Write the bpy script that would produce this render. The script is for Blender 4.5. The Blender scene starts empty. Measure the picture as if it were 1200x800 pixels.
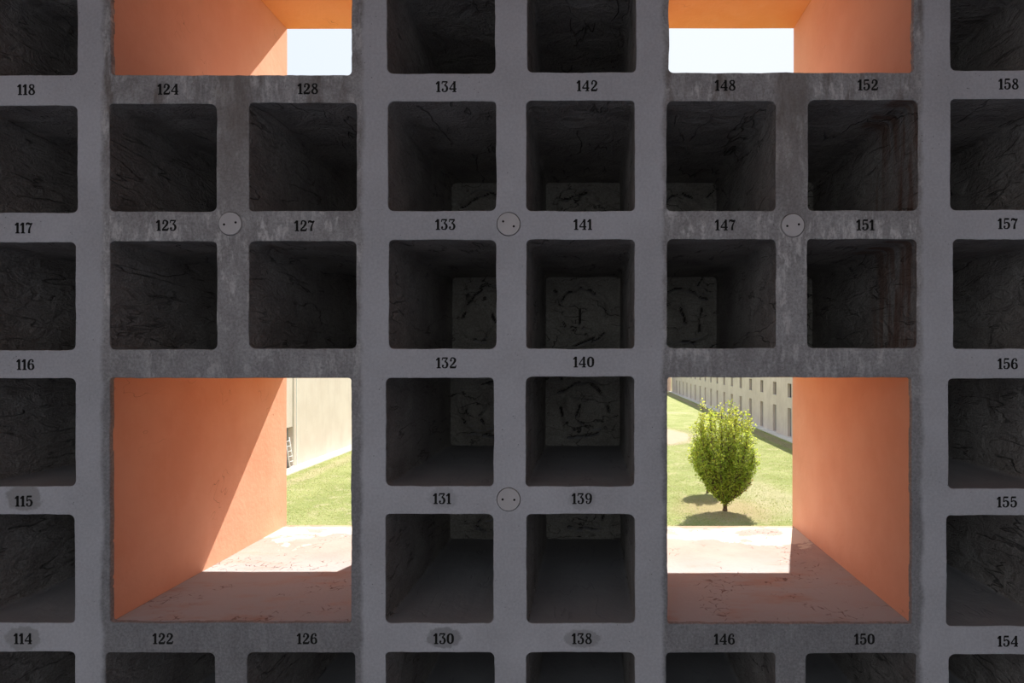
import bpy, bmesh, math, random
from mathutils import Vector, Matrix, noise

random.seed(7)
SC = bpy.context.scene
C = SC.collection

# ------------------------------------------------------------------ camera, light, exposure
EYE = 7.0                 # eye height above the lawn
D = 2.47                  # distance from the eye to the niche wall (wall face is y = 0)
F = 720.0                 # focal length in pixels of a 1200 px wide frame
K = D / F                 # metres per pixel on the wall face
cam = bpy.data.cameras.new('camera')
cam.sensor_width = 36.0
cam.lens = F * 36.0 / 1200.0
cam.shift_x = -90.0 / 1200.0
cam.shift_y = 20.0 / 1200.0
cam.clip_end = 600
cam_o = bpy.data.objects.new('camera', cam)
C.objects.link(cam_o)
cam_o.location = (0, -D, EYE)
cam_o.rotation_euler = (math.pi / 2, 0, 0)
SC.camera = cam_o

SUN_DIR = Vector((-0.352, -1.0, -1.153)).normalized()      # way the light travels
sun = bpy.data.lights.new('sun', 'SUN')
sun.energy = 9.6
sun.angle = math.radians(0.53)
sun.color = (1.0, 0.94, 0.84)
sun_o = bpy.data.objects.new('sun', sun)
C.objects.link(sun_o)
sun_o.rotation_euler = SUN_DIR.to_track_quat('-Z', 'Y').to_euler()
sun_o.location = (20, 40, 50)

W = bpy.data.worlds.new('sky')
SC.world = W
W.use_nodes = True
nt = W.node_tree
nt.nodes.clear()
wo = nt.nodes.new('ShaderNodeOutputWorld')
wb = nt.nodes.new('ShaderNodeBackground')
tc = nt.nodes.new('ShaderNodeTexCoord')
sp = nt.nodes.new('ShaderNodeSeparateXYZ')
rz = nt.nodes.new('ShaderNodeValToRGB')
rz.color_ramp.elements[0].position = 0.0
rz.color_ramp.elements[0].color = (0.86, 0.91, 0.97, 1)
rz.color_ramp.elements[1].position = 0.9
rz.color_ramp.elements[1].color = (0.50, 0.62, 0.84, 1)
e = rz.color_ramp.elements.new(0.45)
e.color = (0.73, 0.83, 0.95, 1)
dt = nt.nodes.new('ShaderNodeVectorMath'); dt.operation = 'DOT_PRODUCT'
dt.inputs[1].default_value = -SUN_DIR
gl = nt.nodes.new('ShaderNodeMapRange')
gl.inputs['From Min'].default_value = 0.55
gl.inputs['From Max'].default_value = 0.98
gl.inputs['To Min'].default_value = 0.0
gl.inputs['To Max'].default_value = 0.55
mx = nt.nodes.new('ShaderNodeMixRGB')
mx.inputs[2].default_value = (1.05, 1.05, 1.05, 1)
L = nt.links.new
L(tc.outputs['Generated'], sp.inputs[0])
L(sp.outputs['Z'], rz.inputs[0])
L(tc.outputs['Generated'], dt.inputs[0])
L(dt.outputs['Value'], gl.inputs['Value'])
L(gl.outputs[0], mx.inputs[0])
L(rz.outputs[0], mx.inputs[1])
L(mx.outputs[0], wb.inputs['Color'])
wb.inputs['Strength'].default_value = 1.06
L(wb.outputs[0], wo.inputs['Surface'])

SC.view_settings.view_transform = 'Standard'
SC.view_settings.look = 'None'
SC.view_settings.gamma = 1.0
SC.view_settings.use_curve_mapping = False
SC.view_settings.exposure = 0.0


# ------------------------------------------------------------------ helpers
def wx(px): return (px - 690.0) * K           # wall-face metres from a measured column
def wz(py): return EYE + (420.0 - py) * K


def link(name, bm, mat, parent=None, smooth=False, loc=None):
    me = bpy.data.meshes.new(name)
    bm.normal_update()
    for ed in bm.edges:                       # crisp arrises between faces that meet at an angle
        if len(ed.link_faces) == 2 and ed.calc_face_angle(0.0) > 0.6:
            ed.smooth = False
    bm.to_mesh(me)
    bm.free()
    if smooth:
        for p in me.polygons:
            p.use_smooth = True
    o = bpy.data.objects.new(name, me)
    if mat is not None:
        for m in (mat if isinstance(mat, (list, tuple)) else [mat]):
            me.materials.append(m)
    C.objects.link(o)
    if parent is not None:
        o.parent = parent
    if loc is not None:
        o.location = loc
    return o


def thing(name, label, cat, loc=(0, 0, 0), group=None):
    o = bpy.data.objects.new(name, None)
    o.empty_display_size = 0.1
    C.objects.link(o)
    o.location = loc
    o['label'] = label
    o['category'] = cat
    if group:
        o['group'] = group
    return o


def tag(o, label, cat, group=None):
    o['label'] = label
    o['category'] = cat
    if group:
        o['group'] = group
    return o


def structure(o, label=None, cat=None):
    o['kind'] = 'structure'
    if label:
        o['label'] = label
    if cat:
        o['category'] = cat
    return o


def box(bm, x0, x1, y0, y1, z0, z1, mi=0):
    v = [bm.verts.new((x, y, z)) for z in (z0, z1) for y in (y0, y1) for x in (x0, x1)]
    fs = []
    for q in ((0, 2, 3, 1), (4, 5, 7, 6), (0, 1, 5, 4), (2, 6, 7, 3), (0, 4, 6, 2), (1, 3, 7, 5)):
        f = bm.faces.new([v[i] for i in q])
        f.material_index = mi
        fs.append(f)
    return fs


def slab_with_holes(bm, us, vs, holes, put, depth, mi_face=0, mi_reveal=0):
    """Wall slab in the (u, v) plane with rectangular holes; put(u, v, w) gives a point, w runs into the wall."""
    us = sorted(set(us)); vs = sorted(set(vs))
    cache = {}

    def vert(u, v, w):
        k = (round(u, 5), round(v, 5), w)
        if k not in cache:
            cache[k] = bm.verts.new(put(u, v, w))
        return cache[k]

    def is_hole(i, j):
        if i < 0 or j < 0 or i >= len(us) - 1 or j >= len(vs) - 1:
            return True
        cu = (us[i] + us[i + 1]) / 2; cv = (vs[j] + vs[j + 1]) / 2
        return any(a < cu < b and c < cv < d for a, b, c, d in holes)
    for i in range(len(us) - 1):
        for j in range(len(vs) - 1):
            if is_hole(i, j):
                continue
            a, b, c, d = us[i], us[i + 1], vs[j], vs[j + 1]
            bm.faces.new([vert(a, c, 0), vert(b, c, 0), vert(b, d, 0), vert(a, d, 0)]).material_index = mi_face
            bm.faces.new([vert(a, c, depth), vert(a, d, depth), vert(b, d, depth), vert(b, c, depth)]).material_index = mi_face
            for (di, dj, p, q) in ((-1, 0, (a, c), (a, d)), (1, 0, (b, d), (b, c)), (0, -1, (b, c), (a, c)), (0, 1, (a, d), (b, d))):
                if is_hole(i + di, j + dj):
                    bm.faces.new([vert(*p, 0), vert(*q, 0), vert(*q, depth), vert(*p, depth)]).material_index = mi_reveal
    bmesh.ops.recalc_face_normals(bm, faces=bm.faces)


# ------------------------------------------------------------------ materials
class NT:
    def __init__(self, name, rough=0.9, spec=0.25):
        self.m = bpy.data.materials.new(name)
        self.m.use_nodes = True
        self.t = self.m.node_tree
        self.b = self.t.nodes['Principled BSDF']
        self.b.inputs['Roughness'].default_value = rough
        self.b.inputs['Specular IOR Level'].default_value = spec
        self.pos = self.t.nodes.new('ShaderNodeNewGeometry').outputs['Position']

    def link(self, a, b): self.t.links.new(a, b)

    def val(self, sock, v):
        if isinstance(v, (int, float)):
            sock.default_value = v
        elif isinstance(v, (tuple, list)):
            sock.default_value = tuple(v) + ((1,) if len(v) == 3 and len(sock.default_value) == 4 else ())
        else:
            self.link(v, sock)

    def math(self, op, a, b=0.0, clamp=False):
        n = self.t.nodes.new('ShaderNodeMath'); n.operation = op; n.use_clamp = clamp
        self.val(n.inputs[0], a); self.val(n.inputs[1], b)
        return n.outputs[0]

    def vec(self, scale=(1, 1, 1), off=(0, 0, 0), src=None):
        n = self.t.nodes.new('ShaderNodeMapping')
        n.inputs['Scale'].default_value = scale
        n.inputs['Location'].default_value = off
        self.link(src or self.pos, n.inputs['Vector'])
        return n.outputs[0]

    def noise(self, scale, detail=4, rough=0.55, stretch=(1, 1, 1), off=(0, 0, 0), dist=0.0, src=None):
        n = self.t.nodes.new('ShaderNodeTexNoise')
        n.inputs['Scale'].default_value = scale
        n.inputs['Detail'].default_value = detail
        n.inputs['Roughness'].default_value = rough
        n.inputs['Distortion'].default_value = dist
        self.link(self.vec(stretch, off, src), n.inputs['Vector'])
        return n.outputs['Fac']

    def ramp(self, src, lo, hi, a=0.0, b=1.0):
        n = self.t.nodes.new('ShaderNodeMapRange')
        n.interpolation_type = 'SMOOTHSTEP'
        self.val(n.inputs['Value'], src)
        n.inputs['From Min'].default_value = lo; n.inputs['From Max'].default_value = hi
        n.inputs['To Min'].default_value = a; n.inputs['To Max'].default_value = b
        return n.outputs[0]

    def mix(self, fac, a, b, mode='MIX'):
        n = self.t.nodes.new('ShaderNodeMixRGB'); n.blend_type = mode
        self.val(n.inputs[0], fac); self.val(n.inputs[1], a); self.val(n.inputs[2], b)
        return n.outputs[0]

    def xyz(self):
        n = self.t.nodes.new('ShaderNodeSeparateXYZ')
        self.link(self.pos, n.inputs[0])
        return n.outputs

    def band(self, s, lo, hi, soft):
        return self.math('MULTIPLY', self.ramp(s, lo - soft, lo + soft), self.ramp(s, hi - soft, hi + soft, 1, 0))

    def color(self, c): self.val(self.b.inputs['Base Color'], c)

    def bump(self, h, strength=0.5, dist=0.01):
        n = self.t.nodes.new('ShaderNodeBump')
        n.inputs['Strength'].default_value = strength
        n.inputs['Distance'].default_value = dist
        self.link(h, n.inputs['Height'])
        self.link(n.outputs[0], self.b.inputs['Normal'])
        return n


def plain(name, col, rough=0.8, spec=0.3, metal=0.0):
    n = NT(name, rough, spec)
    n.color(col)
    n.b.inputs['Metallic'].default_value = metal
    return n.m


def mat_wall():
    """Grey cast concrete: smooth paler piers, rougher and streaked bays round the windows."""
    n = NT('grey_concrete', 0.92, 0.15)
    s = n.xyz()
    wob = n.math('MULTIPLY', n.math('SUBTRACT', n.noise(7, 3), 0.5), 0.05)
    X = n.math('ADD', s[0], wob)
    bay = n.math('MAXIMUM', n.band(X, wx(120), wx(424), 0.012), n.band(X, wx(777), wx(1080), 0.012))
    cloud = n.noise(2.2, 5, 0.6)
    base = n.mix(n.ramp(cloud, 0.3, 0.7), (0.495, 0.48, 0.49), (0.58, 0.565, 0.578))
    fine = n.noise(95, 3, 0.7)
    base = n.mix(0.22, base, n.mix(n.ramp(fine, 0.3, 0.7), (0.22, 0.22, 0.22), (0.62, 0.61, 0.6)), 'OVERLAY')
    # bays: darker, weathered, vertical run marks
    streak = n.noise(5, 7, 0.7, (1.7, 1, 0.8), dist=0.25)
    streak2 = n.noise(15, 6, 0.72, (1.9, 1, 0.6), (3, 1, 2), 0.3)
    patch = n.noise(4.5, 4, 0.6, off=(2, 2, 8))
    bcol = n.mix(n.ramp(streak, 0.34, 0.66), (0.33, 0.303, 0.288), (0.51, 0.482, 0.466))
    chalk = n.math('MULTIPLY', n.ramp(streak2, 0.47, 0.62, 0, 0.85), n.ramp(patch, 0.42, 0.56))
    chalk = n.math('MULTIPLY', chalk, n.ramp(s[2], wz(560), wz(300), 0.15, 1.0))
    bcol = n.mix(n.ramp(s[2], wz(600), wz(330), 0.7, 0.12), bcol, (0.22, 0.212, 0.215))
    bcol = n.mix(chalk, bcol, (0.72, 0.69, 0.665))
    bcol = n.mix(0.5, bcol, n.mix(n.ramp(fine, 0.3, 0.7), (0.2, 0.2, 0.2), (0.6, 0.6, 0.6)), 'OVERLAY')
    bcol = n.mix(n.ramp(n.noise(60, 3, 0.7, (1, 1, 0.6)), 0.56, 0.7, 0, 0.45), bcol, (0.14, 0.13, 0.125))
    col = n.mix(n.math('MULTIPLY', bay, 0.9), base, bcol)
    # brown run-off below the upper window sills and down the middle rib
    runs = n.math('MULTIPLY', n.ramp(n.noise(9, 6, 0.7, (1.8, 1, 0.45), (5, 0, 1), 0.3), 0.48, 0.66),
                  n.math('MULTIPLY', bay, n.ramp(s[2], wz(270), wz(95), 0.0, 0.6)))
    col = n.mix(runs, col, (0.16, 0.125, 0.10))
    rib = n.math('MAXIMUM', n.band(X, wx(252), wx(293), 0.03), n.band(X, wx(908), wx(948), 0.03))
    rib = n.math('MULTIPLY', rib, n.ramp(s[2], wz(330), wz(100), 0.0, 0.55))
    col = n.mix(rib, col, (0.20, 0.165, 0.14))
    # smudges left where numbers were painted over and redone
    for (nx, ny, rx, ry, sc, k) in ((27, 748, 22, 15, (0.24, 0.225, 0.205), 0.5), (28, 583, 22, 17, (0.23, 0.21, 0.19), 0.55), (520, 747, 22, 13, (0.21, 0.20, 0.195), 0.6),
                                    (682, 748, 22, 11, (0.23, 0.22, 0.21), 0.5), (191, 749, 19, 13, (0.37, 0.35, 0.34), 0.4), (360, 749, 18, 12, (0.36, 0.34, 0.33), 0.35),
                                    (519, 583, 18, 13, (0.33, 0.32, 0.32), 0.4), (682, 585, 17, 13, (0.33, 0.32, 0.32), 0.4), (849, 749, 18, 12, (0.24, 0.225, 0.215), 0.35)):
        dx = n.math('DIVIDE', n.math('SUBTRACT', s[0], wx(nx)), rx * K)
        dz = n.math('DIVIDE', n.math('SUBTRACT', s[2], wz(ny)), ry * K)
        d = n.math('ADD', n.math('ADD', n.math('MULTIPLY', dx, dx), n.math('MULTIPLY', dz, dz)), n.math('MULTIPLY', n.math('SUBTRACT', n.noise(38, 4, 0.65), 0.5), 1.6))
        col = n.mix(n.ramp(d, 0.7, 1.1, k, 0), col, sc)
    # pits
    vor = n.t.nodes.new('ShaderNodeTexVoronoi'); vor.inputs['Scale'].default_value = 46
    n.link(n.pos, vor.inputs['Vector'])
    pit = n.math('MULTIPLY', n.ramp(vor.outputs['Distance'], 0.05, 0.11, 1, 0), n.ramp(n.noise(5, 2), 0.5, 0.62))
    col = n.mix(n.math('MULTIPLY', pit, 0.8), col, (0.07, 0.065, 0.06))
    n.color(col)
    h = n.math('ADD', n.math('MULTIPLY', n.noise(28, 5, 0.65), n.math('ADD', 0.6, bay)), n.math('MULTIPLY', n.noise(3.5, 3), 1.6))
    h = n.math('SUBTRACT', h, n.math('MULTIPLY', pit, 1.2))
    n.bump(h, 0.55, 0.006)
    return n.m


def mat_niche(name='raw_niche_concrete', lo=(0.33, 0.30, 0.275), hi=(0.48, 0.445, 0.41), crack=0.55):
    """Raw concrete inside the niches, board lines, trowel ridges and cracks."""
    n = NT(name, 0.95, 0.1)
    base = n.mix(n.ramp(n.noise(4, 5, 0.6), 0.3, 0.7), lo, hi)
    fine = n.noise(110, 3, 0.7)
    base = n.mix(0.4, base, n.mix(n.ramp(fine, 0.3, 0.7), (0.2, 0.2, 0.2), (0.6, 0.6, 0.6)), 'OVERLAY')
    line = n.ramp(n.math('ABSOLUTE', n.math('SUBTRACT', n.noise(3.2, 4, 0.5, (1.4, 0.45, 2.6), (1, 2, 3), 0.12), 0.5)), 0.0, 0.012, 1, 0)
    line = n.math('MULTIPLY', line, n.ramp(n.noise(6, 2, 0.5, off=(7, 7, 7)), 0.42, 0.6))
    base = n.mix(n.math('MULTIPLY', line, crack), base, (0.06, 0.055, 0.05))
    s = n.xyz()
    stain = n.math('MULTIPLY', n.band(s[0], wx(1045), wx(1082), 0.02), n.band(s[2], wz(412), wz(112), 0.01))
    stain = n.math('MULTIPLY', stain, n.ramp(n.noise(12, 4, 0.6, (0.3, 1.6, 0.22)), 0.42, 0.62, 0, 0.8))
    stain = n.math('MULTIPLY', stain, n.ramp(s[1], 0.5, 0.25))
    base = n.mix(stain, base, (0.22, 0.125, 0.09))
    n.color(base)
    h = n.math('ADD', n.math('MULTIPLY', n.noise(7, 5, 0.6, (1, 1, 2.6), dist=0.6), 2.0), n.math('MULTIPLY', n.noise(60, 3, 0.6), 0.35))
    h = n.math('SUBTRACT', h, n.math('MULTIPLY', line, 0.5))
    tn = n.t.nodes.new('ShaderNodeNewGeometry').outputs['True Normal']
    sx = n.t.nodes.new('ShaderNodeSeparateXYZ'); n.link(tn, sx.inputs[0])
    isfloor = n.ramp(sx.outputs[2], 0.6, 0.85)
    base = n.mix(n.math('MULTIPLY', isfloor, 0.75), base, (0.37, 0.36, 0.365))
    n.color(base)
    h = n.math('MULTIPLY', h, n.math('SUBTRACT', 1.0, n.math('MULTIPLY', isfloor, 0.85)))
    n.bump(h, 0.8, 0.022)
    return n.m


def mat_plaster(name, a, b):
    """Orange lime plaster with soft trowel clouding and hairline cracks."""
    n = NT(name, 0.85, 0.2)
    c = n.mix(n.ramp(n.noise(3.0, 5, 0.6), 0.32, 0.68), a, b)
    c = n.mix(n.ramp(n.noise(16, 4, 0.65, (1, 1, 0.5)), 0.55, 0.75, 0, 0.22), c, (0.86, 0.48, 0.34))
    crack = n.ramp(n.math('ABSOLUTE', n.math('SUBTRACT', n.noise(2.3, 4, 0.6, dist=0.5), 0.5)), 0.0, 0.0022, 1, 0)
    crack = n.math('MULTIPLY', crack, n.ramp(n.noise(3.1, 1, off=(4, 4, 4)), 0.60, 0.68, 0, 0.6))
    c = n.mix(crack, c, (0.30, 0.13, 0.07))
    n.color(c)
    n.bump(n.math('ADD', n.noise(45, 4, 0.6), n.math('MULTIPLY', n.noise(6, 3), 2)), 0.35, 0.004)
    return n.m


def mat_sill():
    """Dusty pink painted sill, paint lifting in flakes, pale bare patches along the outer edge."""
    n = NT('worn_pink_sill', 0.9, 0.15)
    s = n.xyz()
    c = n.mix(n.ramp(n.noise(5, 5, 0.6), 0.3, 0.7), (0.39, 0.292, 0.255), (0.465, 0.352, 0.31))
    dust_shade = n.math('MULTIPLY', n.ramp(n.noise(4, 4, 0.6, (1, 2.5, 1), (2, 0, 0)), 0.2, 0.52), n.ramp(s[1], 1.0, 0.3, 0.15, 1.0))  # grey dust, with the cool shade of the room end painted in
    c = n.mix(dust_shade, c, (0.42, 0.45, 0.49))
    peel = n.math('ADD', n.math('MULTIPLY', n.noise(3.0, 6, 0.62, (1, 1.3, 1), (1.3, 4.2, 0), 0.3), 0.7), n.math('MULTIPLY', n.ramp(s[1], 0.65, 1.25), 0.17))
    peelm = n.ramp(peel, 0.50, 0.51)
    c = n.mix(peelm, c, (0.62, 0.55, 0.47))
    edge = n.ramp(n.math('ADD', s[1], n.math('MULTIPLY', n.noise(14, 3), 0.05)), 1.42, 1.44)
    c = n.mix(n.math('MULTIPLY', edge, 0.7), c, (0.42, 0.27, 0.17))
    fl = n.t.nodes.new('ShaderNodeTexVoronoi'); fl.feature = 'DISTANCE_TO_EDGE'; fl.inputs['Scale'].default_value = 22
    n.link(n.vec((1, 0.8, 1)), fl.inputs['Vector'])
    flake = n.math('MULTIPLY', n.ramp(fl.outputs['Distance'], 0.02, 0.06, 1, 0), n.ramp(n.noise(4.2, 3, off=(0, 3, 0)), 0.52, 0.6))
    flake = n.math('MULTIPLY', flake, n.ramp(n.noise(30, 2), 0.45, 0.6))
    c = n.mix(n.math('MULTIPLY', flake, 0.75), c, (0.15, 0.09, 0.075))
    n.color(c)
    h = n.math('ADD', n.noise(50, 4, 0.6), n.math('MULTIPLY', n.math('SUBTRACT', flake, peelm), 1.0))
    n.bump(h, 0.5, 0.005)
    return n.m


def mat_lawn():
    n = NT('mown_lawn', 0.95, 0.1)
    s = n.xyz()
    c = n.mix(n.ramp(n.noise(0.35, 5, 0.6), 0.35, 0.65), (0.275, 0.31, 0.11), (0.355, 0.375, 0.155))
    c = n.mix(n.ramp(n.noise(1.1, 5, 0.65, off=(3, 1, 0)), 0.50, 0.68, 0, 0.75), c, (0.46, 0.415, 0.245))
    c = n.mix(n.ramp(n.noise(5, 5, 0.7, off=(1, 7, 0)), 0.45, 0.7, 0, 0.5), c, (0.22, 0.27, 0.085))
    # bare earth ring far out, worn earth under the trees
    wob = n.math('MULTIPLY', n.math('SUBTRACT', n.noise(0.5, 4, 0.6, off=(9, 9, 0)), 0.5), 5.0)

    def disc(cx, cy, rx, ry, soft, k=1.0):
        dx = n.math('DIVIDE', n.math('SUBTRACT', s[0], cx), rx)
        dy = n.math('DIVIDE', n.math('SUBTRACT', s[1], cy), ry)
        d = n.math('SQRT', n.math('ADD', n.math('MULTIPLY', dx, dx), n.math('MULTIPLY', dy, dy)))
        d = n.math('ADD', d, n.math('MULTIPLY', wob, 0.12 * k))
        return n.ramp(d, 1 - soft, 1 + soft, 1, 0)
    c = n.mix(n.math('MULTIPLY', disc(4.2, 54.0, 5.2, 7.5, 0.12), 0.85), c, (0.50, 0.395, 0.31))
    c = n.mix(n.math('MULTIPLY', disc(4.0, 77.0, 9.0, 2.0, 0.3), 0.5), c, (0.5, 0.42, 0.30))
    c = n.mix(n.math('MULTIPLY', disc(6.3, 26.3, 2.0, 2.4, 0.5), 0.65), c, (0.42, 0.31, 0.20))
    c = n.mix(n.math('MULTIPLY', disc(9.2, 29.0, 1.3, 4.5, 0.5, 2.0), 0.45), c, (0.52, 0.44, 0.32))
    strip = n.math('MULTIPLY', n.band(n.math('ADD', s[0], n.math('MULTIPLY', wob, 0.15)), 15.5, 16.5, 0.25), 0.7)
    c = n.mix(strip, c, (0.36, 0.28, 0.20))
    c = n.mix(n.math('MULTIPLY', n.band(n.math('ADD', s[0], n.math('MULTIPLY', wob, 0.3)), -17.3, -16.4, 0.3), 0.6), c, (0.46, 0.40, 0.25))
    n.color(c)
    n.bump(n.noise(9, 5, 0.75), 0.9, 0.12)
    return n.m


def mat_render(name, a, b):
    n = NT(name, 0.9, 0.15)
    c = n.mix(n.ramp(n.noise(0.6, 5, 0.6), 0.3, 0.7), a, b)
    c = n.mix(n.ramp(n.noise(1.6, 5, 0.6, (2, 2, 0.25)), 0.5, 0.7, 0, 0.35), c, tuple(x * 0.82 for x in a))
    n.color(c)
    n.bump(n.noise(12, 4), 0.3, 0.02)
    return n.m


def mat_leaf(name, a, b, trans=0.5):
    n = NT(name, 0.5, 0.3)
    col = n.mix(n.ramp(n.noise(2.4, 4, 0.6), 0.35, 0.65), a, b)
    n.color(col)
    tr = n.t.nodes.new('ShaderNodeBsdfTranslucent')
    n.link(col, tr.inputs['Color'])
    ms = n.t.nodes.new('ShaderNodeMixShader')
    ms.inputs[0].default_value = trans
    n.link(n.b.outputs[0], ms.inputs[1]); n.link(tr.outputs[0], ms.inputs[2])
    n.link(ms.outputs[0], n.t.nodes['Material Output'].inputs['Surface'])
    return n.m


M_WALL = mat_wall()
M_NICHE = mat_niche()
M_BACK = mat_niche('pale_back_panel_concrete', (0.36, 0.33, 0.285), (0.47, 0.44, 0.385), 0.95)
M_CRACK = mat_niche('crack_shade_concrete', (0.09, 0.08, 0.07), (0.15, 0.135, 0.12), 0.5)  # dark colour stands for the shade inside the back-panel grooves
M_ORANGE = mat_plaster('orange_plaster', (0.80, 0.40, 0.26), (0.85, 0.46, 0.31))
M_SOFFIT = mat_plaster('bounce_lit_plaster', (0.82, 0.33, 0.13), (0.86, 0.37, 0.17))  # sun bounce on the window ceilings put into a more saturated orange
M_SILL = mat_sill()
M_LAWN = mat_lawn()
M_BEIGE = mat_render('beige_render', (0.60, 0.52, 0.46), (0.68, 0.60, 0.535))
M_END = mat_render('pinkish_render', (0.60, 0.44, 0.37), (0.68, 0.52, 0.44))
M_CREAM = mat_render('cream_render', (0.60, 0.525, 0.46), (0.65, 0.58, 0.515))
M_PAVE = mat_render('pale_paving', (0.62, 0.58, 0.52), (0.74, 0.70, 0.63))
M_GLASSDARK = plain('dark_glass', (0.03, 0.032, 0.036), 0.5, 0.3)
M_DOOR = plain('grey_door_paint', (0.27, 0.265, 0.26), 0.6)
M_PAINT = plain('black_lettering_paint', (0.015, 0.0135, 0.012), 0.75, 0.15)
M_CAP = None
M_WHITE = plain('white_metal', (0.80, 0.80, 0.78), 0.45, 0.4)
M_DARK = plain('dark_hole', (0.012, 0.008, 0.006), 0.9, 0.1)
M_BARK = mat_render('brown_bark', (0.10, 0.07, 0.045), (0.17, 0.12, 0.08))

# ------------------------------------------------------------------ measured openings of the niche wall (left, right, top, bottom)
NICHES = [
    (None, -36.0, 90.6, -39.0, 88.0), (118, -36.0, 90.6, 123.5, 249.0), (117, -38.0, 88.3, 284.0, 410.2),
    (116, -38.0, 88.5, 443.3, 569.6), (115, -39.0, 87.2, 602.8, 729.6), (114, -38.5, 87.8, 763.4, 890.0),
    (124, 128.0, 253.8, 121.4, 247.5), (128, 291.9, 418.0, 120.4, 247.2),
    (123, 128.6, 254.2, 282.6, 409.2), (127, 291.7, 417.6, 282.4, 408.6),
    (122, 123.8, 251.6, 764.6, 892.0), (126, 289.6, 416.0, 764.6, 892.0),
    (None, 453.3, 580.2, -41.0, 86.0), (134, 454.4, 581.5, 118.6, 247.0), (133, 455.6, 581.6, 281.0, 408.6),
    (132, 452.2, 578.6, 442.6, 569.5), (131, 452.0, 578.0, 602.3, 730.0), (130, 452.0, 579.2, 764.2, 892.0),
    (None, 618.0, 745.5, -42.0, 84.8), (142, 616.8, 743.8, 117.6, 247.0), (141, 617.0, 743.8, 280.6, 408.5),
    (140, 616.3, 743.2, 441.0, 569.6), (139, 617.0, 744.0, 602.3, 730.0), (138, 616.4, 743.6, 764.4, 892.0),
    (148, 781.2, 909.2, 118.4, 246.9), (152, 947.0, 1076.0, 117.0, 246.5),
    (147, 781.6, 909.3, 280.2, 407.8), (151, 945.9, 1074.5, 280.2, 407.8),
    (146, 780.6, 908.7, 764.6, 893.0), (150, 944.6, 1073.6, 765.4, 894.0),
    (None, 1114.0, 1242.0, -45.0, 82.6), (158, 1114.0, 1242.0, 115.8, 245.8), (157, 1117.4, 1245.0, 280.2, 408.5),
    (156, 1111.6, 1240.0, 443.4, 572.2), (155, 1109.2, 1238.0, 603.6, 733.2), (154, 1112.0, 1240.0, 766.6, 896.0),
]
NUMBER_AT = {118: (31, 105), 117: (28, 267), 116: (30, 427), 115: (28, 587), 114: (27, 748),
             124: (197, 104.5), 128: (361, 104), 123: (195, 264), 127: (357, 264.5), 122: (191, 748), 126: (360, 748),
             134: (523, 101.5), 133: (522, 263), 132: (523, 425), 131: (518, 584), 130: (520, 748),
             142: (688, 100.5), 141: (683, 263), 140: (684, 424), 139: (682, 584), 138: (682, 748),
             148: (850, 100), 152: (1017, 99.5), 147: (850, 263.5), 151: (1014, 263.5), 146: (849, 748.5), 150: (1013, 748.5),
             158: (1182, 98.5), 157: (1181, 262), 156: (1181, 426), 155: (1180, 588), 154: (1181, 751)}
# left, right, top, bottom at the face and at the outer end (as wall-plane equivalents), corner radius
WINDOWS = [
    ('window_1', 129.6, 411.5, -192.0, 87.8, 'upper orange window opening with blue-white sky, above numbers 124 and 128'),
    ('window_2', 783.9, 1070.5, -193.0, 84.8, 'upper orange window opening with white sky, above numbers 148 and 152'),
    ('window_3', 128.6, 411.4, 442.7, 729.4, 'lower orange window opening with a slanting sunlit edge, above numbers 122 and 126'),
    ('window_4', 782.1, 1068.2, 442.0, 730.6, 'lower orange window opening framing the round-crowned tree, above numbers 146 and 150'),
]
CAPS = [(270, 262, 10, 'round grey concrete cap with two holes, between numbers 123 and 127', 1),
        (596, 262.5, -25, 'round grey concrete cap with two tilted holes, between numbers 133 and 141', 0),
        (929, 264, 8, 'round grey concrete cap with two holes, between numbers 147 and 151', 1),
        (596, 585, -2, 'round grey concrete cap with two level holes, between numbers 131 and 139', 0)]

WIN_DEPTH = 0.585 * D
NICHE_DEPTH = 0.470 * D
RIM = 0.022


def ring(l, r, t, b, rad, seed, jit, step=0.018):
    """Closed outline of one opening in wall metres, corners rounded, edge a little ragged (anticlockwise seen from the room)."""
    x0, x1, z0, z1 = wx(l), wx(r), wz(b), wz(t)
    rnd = random.Random(seed)
    rads = [rad * rnd.uniform(0.75, 1.3) for _ in range(4)]
    pts = []
    corners = [(x0, z0, 180, rads[0]), (x1, z0, 270, rads[1]), (x1, z1, 0, rads[2]), (x0, z1, 90, rads[3])]
    for k, (cx, cz, a0, R) in enumerate(corners):
        ox = cx + (R if cx == x0 else -R); oz = cz + (R if cz == z0 else -R)
        for i in range(6):
            a = math.radians(a0 + 90 * i / 5)
            pts.append((ox + R * math.cos(a), oz + R * math.sin(a)))
        nx, nz, na, nR = corners[(k + 1) % 4]
        nox = nx + (nR if nx == x0 else -nR); noz = nz + (nR if nz == z0 else -nR)
        q = (nox + nR * math.cos(math.radians(na)), noz + nR * math.sin(math.radians(na)))
        p = pts[-1]
        n = max(2, int(math.hypot(q[0] - p[0], q[1] - p[1]) / step))
        for i in range(1, n):
            pts.append((p[0] + (q[0] - p[0]) * i / n, p[1] + (q[1] - p[1]) * i / n))
    cx, cz = (x0 + x1) / 2, (z0 + z1) / 2
    out = []
    for (x, z) in pts:
        v = Vector((x * 9, z * 9, seed * 3.1))
        d = jit * (noise.noise(v) * 1.2 + noise.noise(v * 4.3) * 0.7)
        m = math.hypot(x - cx, z - cz)
        out.append((x + (x - cx) / m * d, z + (z - cz) / m * d))
    return out


def offset_ring(pts, d):
    n = len(pts); out = []
    for i in range(n):
        a, b, c = pts[i - 1], pts[i], pts[(i + 1) % n]
        tx, tz = c[0] - a[0], c[1] - a[1]
        m = math.hypot(tx, tz) or 1
        out.append((b[0] + tz / m * d, b[1] - tx / m * d))
    return out


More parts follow.
